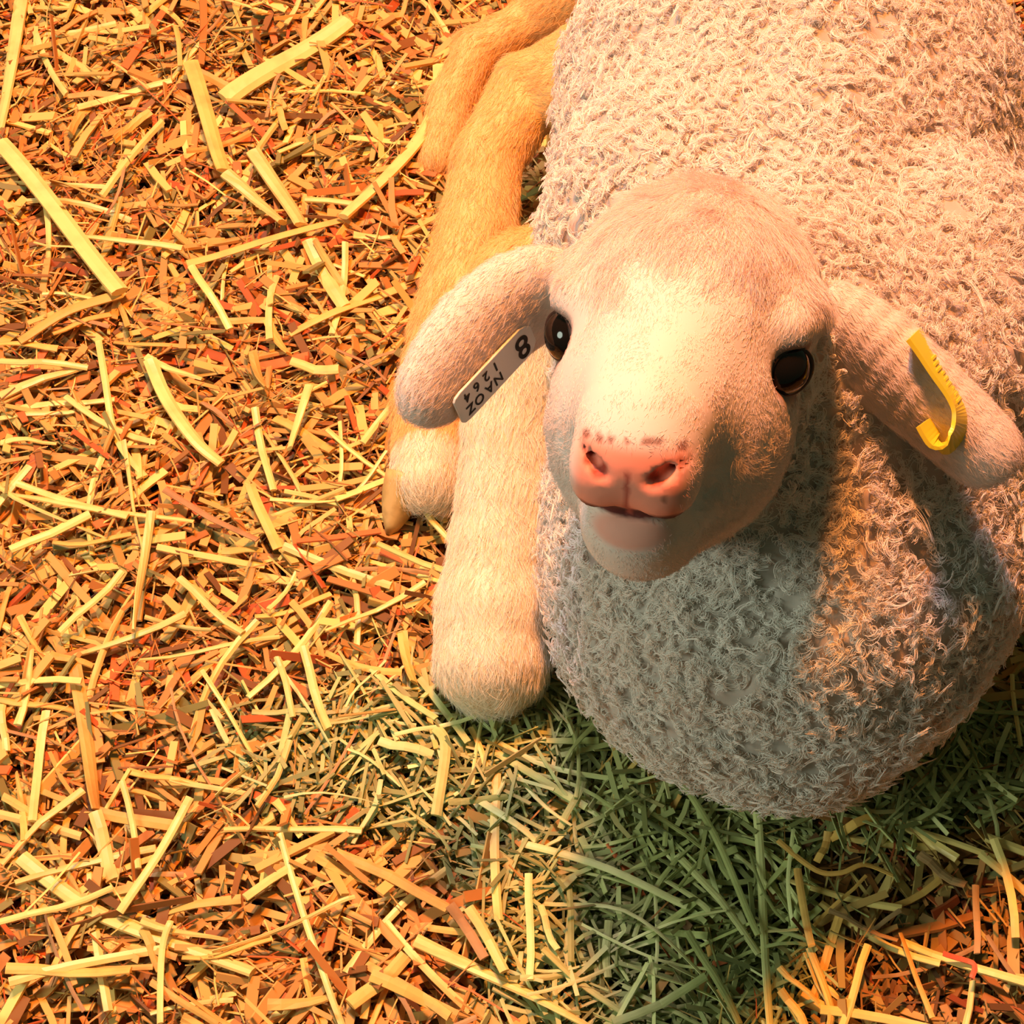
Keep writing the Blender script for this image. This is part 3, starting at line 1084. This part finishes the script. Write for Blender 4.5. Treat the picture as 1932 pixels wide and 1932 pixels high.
# the rest of the bedding: tens of thousands of chopped bits, one object each for straw and hay
def bits(name, n, region, palette, lrange, wrange, zrange, label, cat, tilt=0.22, accept=None):
    xy = np.empty((0, 2))
    (x0, x1), (y0, y1) = region
    while len(xy) < n:
        q = np.stack([rng.uniform(x0, x1, n), rng.uniform(y0, y1, n)], 1)
        k = accept(q[:, 0], q[:, 1])
        xy = np.concatenate([xy, q[rng.random(n) < k]])
    xy = xy[:n]
    z = rng.uniform(zrange[0], zrange[1], n) + 0.0055 * vnoise(np.c_[xy, np.zeros(n)], 42, 11)
    L = rng.uniform(lrange[0], lrange[1], n) ** 1.0 * (0.5 + rng.random(n) ** 2)
    W = rng.uniform(wrange[0], wrange[1], n)
    T = W * rng.uniform(0.12, 0.35, n)
    ang = rng.random(n) * 6.283
    pit = rng.normal(size=n) * tilt
    rol = rng.normal(size=n) * 0.5
    d = np.stack([np.cos(ang) * np.cos(pit), np.sin(ang) * np.cos(pit), np.sin(pit)], 1)
    s = np.stack([-np.sin(ang), np.cos(ang), 0 * ang], 1)
    u = np.cross(d, s)
    s2 = s * np.cos(rol)[:, None] + u * np.sin(rol)[:, None]
    u2 = -s * np.sin(rol)[:, None] + u * np.cos(rol)[:, None]
    c = np.c_[xy, z]
    bend = rng.normal(size=n) * 0.07
    verts = []
    for t in (-0.5, 0.0, 0.5):
        mid = c + d * (L * t)[:, None] + s2 * (L * bend * (0.25 - t * t) * 4 * 0.5)[:, None]
        k = 1.0 if t < 0.4 else 0.8
        for a, b in ((-1, -1), (1, -1), (1, 1), (-1, 1)):
            verts.append(mid + s2 * (a * W * 0.5 * k)[:, None] + u2 * (b * T * 0.5)[:, None])
    VV = np.stack(verts, 1).reshape(-1, 3)
    f = []
    for r in (0, 4):
        for j in range(4):
            f.append((r + j, r + (j + 1) % 4, r + 4 + (j + 1) % 4, r + 4 + j))
    f += [(3, 2, 1, 0), (8, 9, 10, 11)]
    FF = (np.array(f)[None] + 12 * np.arange(n)[:, None, None]).reshape(-1, 4)
    me = bpy.data.meshes.new(name)
    me.vertices.add(len(VV))
    me.vertices.foreach_set('co', VV.astype(np.float32).ravel())
    me.loops.add(len(FF) * 4)
    me.loops.foreach_set('vertex_index', FF.ravel().astype(np.int32))
    me.polygons.add(len(FF))
    me.polygons.foreach_set('loop_start', np.arange(0, len(FF) * 4, 4, dtype=np.int32))
    me.polygons.foreach_set('loop_total', np.full(len(FF), 4, dtype=np.int32))
    me.polygons.foreach_set('use_smooth', np.zeros(len(FF), dtype=bool))
    me.update(calc_edges=True)
    pal = np.array([p[:3] for p in palette]); wt_ = np.array([p[3] for p in palette], float)
    cc = pal[rng.choice(len(pal), n, p=wt_ / wt_.sum())] * rng.uniform(0.6, 1.15, (n, 1))
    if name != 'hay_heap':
        dim_corner = (sstep(0.05, 0.12, xy[:, 0]) * (1 - sstep(-0.12, -0.05, xy[:, 1])))[:, None]  # weaker light at the front right is put into the straw colour
        cc = cc * (1 - dim_corner * (1 - np.array([0.62, 0.60, 0.62])))
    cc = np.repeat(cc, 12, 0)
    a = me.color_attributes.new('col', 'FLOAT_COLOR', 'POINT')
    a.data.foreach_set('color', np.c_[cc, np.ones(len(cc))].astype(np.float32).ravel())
    me.materials.append(M['chaff'])
    o = bpy.data.objects.new(name, me)
    COL.objects.link(o)
    tag(o, label, cat, kind='stuff')
    return o


STRAW_PAL = [(0.72, 0.42, 0.12, 5), (0.80, 0.53, 0.15, 4), (0.86, 0.66, 0.20, 3.0), (0.62, 0.28, 0.07, 3), (0.64, 0.17, 0.05, 1.3), (0.26, 0.13, 0.04, 2.4), (0.30, 0.30, 0.10, 0.9)]  # reddest tone stands in for red bounce light in deep gaps
HAY_PAL = [(0.42, 0.46, 0.17, 5), (0.54, 0.58, 0.23, 3), (0.66, 0.68, 0.30, 1.5), (0.26, 0.29, 0.10, 3), (0.52, 0.46, 0.18, 1)]


def straw_here(x, y):
    inside = (np.abs(x) < 0.27 + 0.10 * (y + 0.25)) & (y > -0.25) & (y < 0.36)
    lamb_core = ((x - 0.105) / 0.075) ** 2 + ((y - 0.07) / 0.18) ** 2 < 1
    return np.where(inside, 1.0, 0.18) * (1 - 0.85 * hay_amount(x, y)) * np.where(lamb_core, 0.0, 1.0)


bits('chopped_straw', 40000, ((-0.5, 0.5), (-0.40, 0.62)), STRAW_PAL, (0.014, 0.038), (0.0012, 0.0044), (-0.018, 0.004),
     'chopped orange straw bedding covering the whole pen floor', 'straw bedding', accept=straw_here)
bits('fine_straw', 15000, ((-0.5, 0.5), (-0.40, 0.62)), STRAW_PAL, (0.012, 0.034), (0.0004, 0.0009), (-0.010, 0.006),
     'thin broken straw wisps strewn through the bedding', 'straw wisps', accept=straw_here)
bits('hay_heap', 5200, ((-0.15, 0.25), (-0.32, -0.04)), HAY_PAL, (0.014, 0.034), (0.0007, 0.0022), (-0.012, 0.006),
     'heap of green hay spread under the lamb and its chin', 'hay', accept=lambda x, y: hay_amount(x, y))
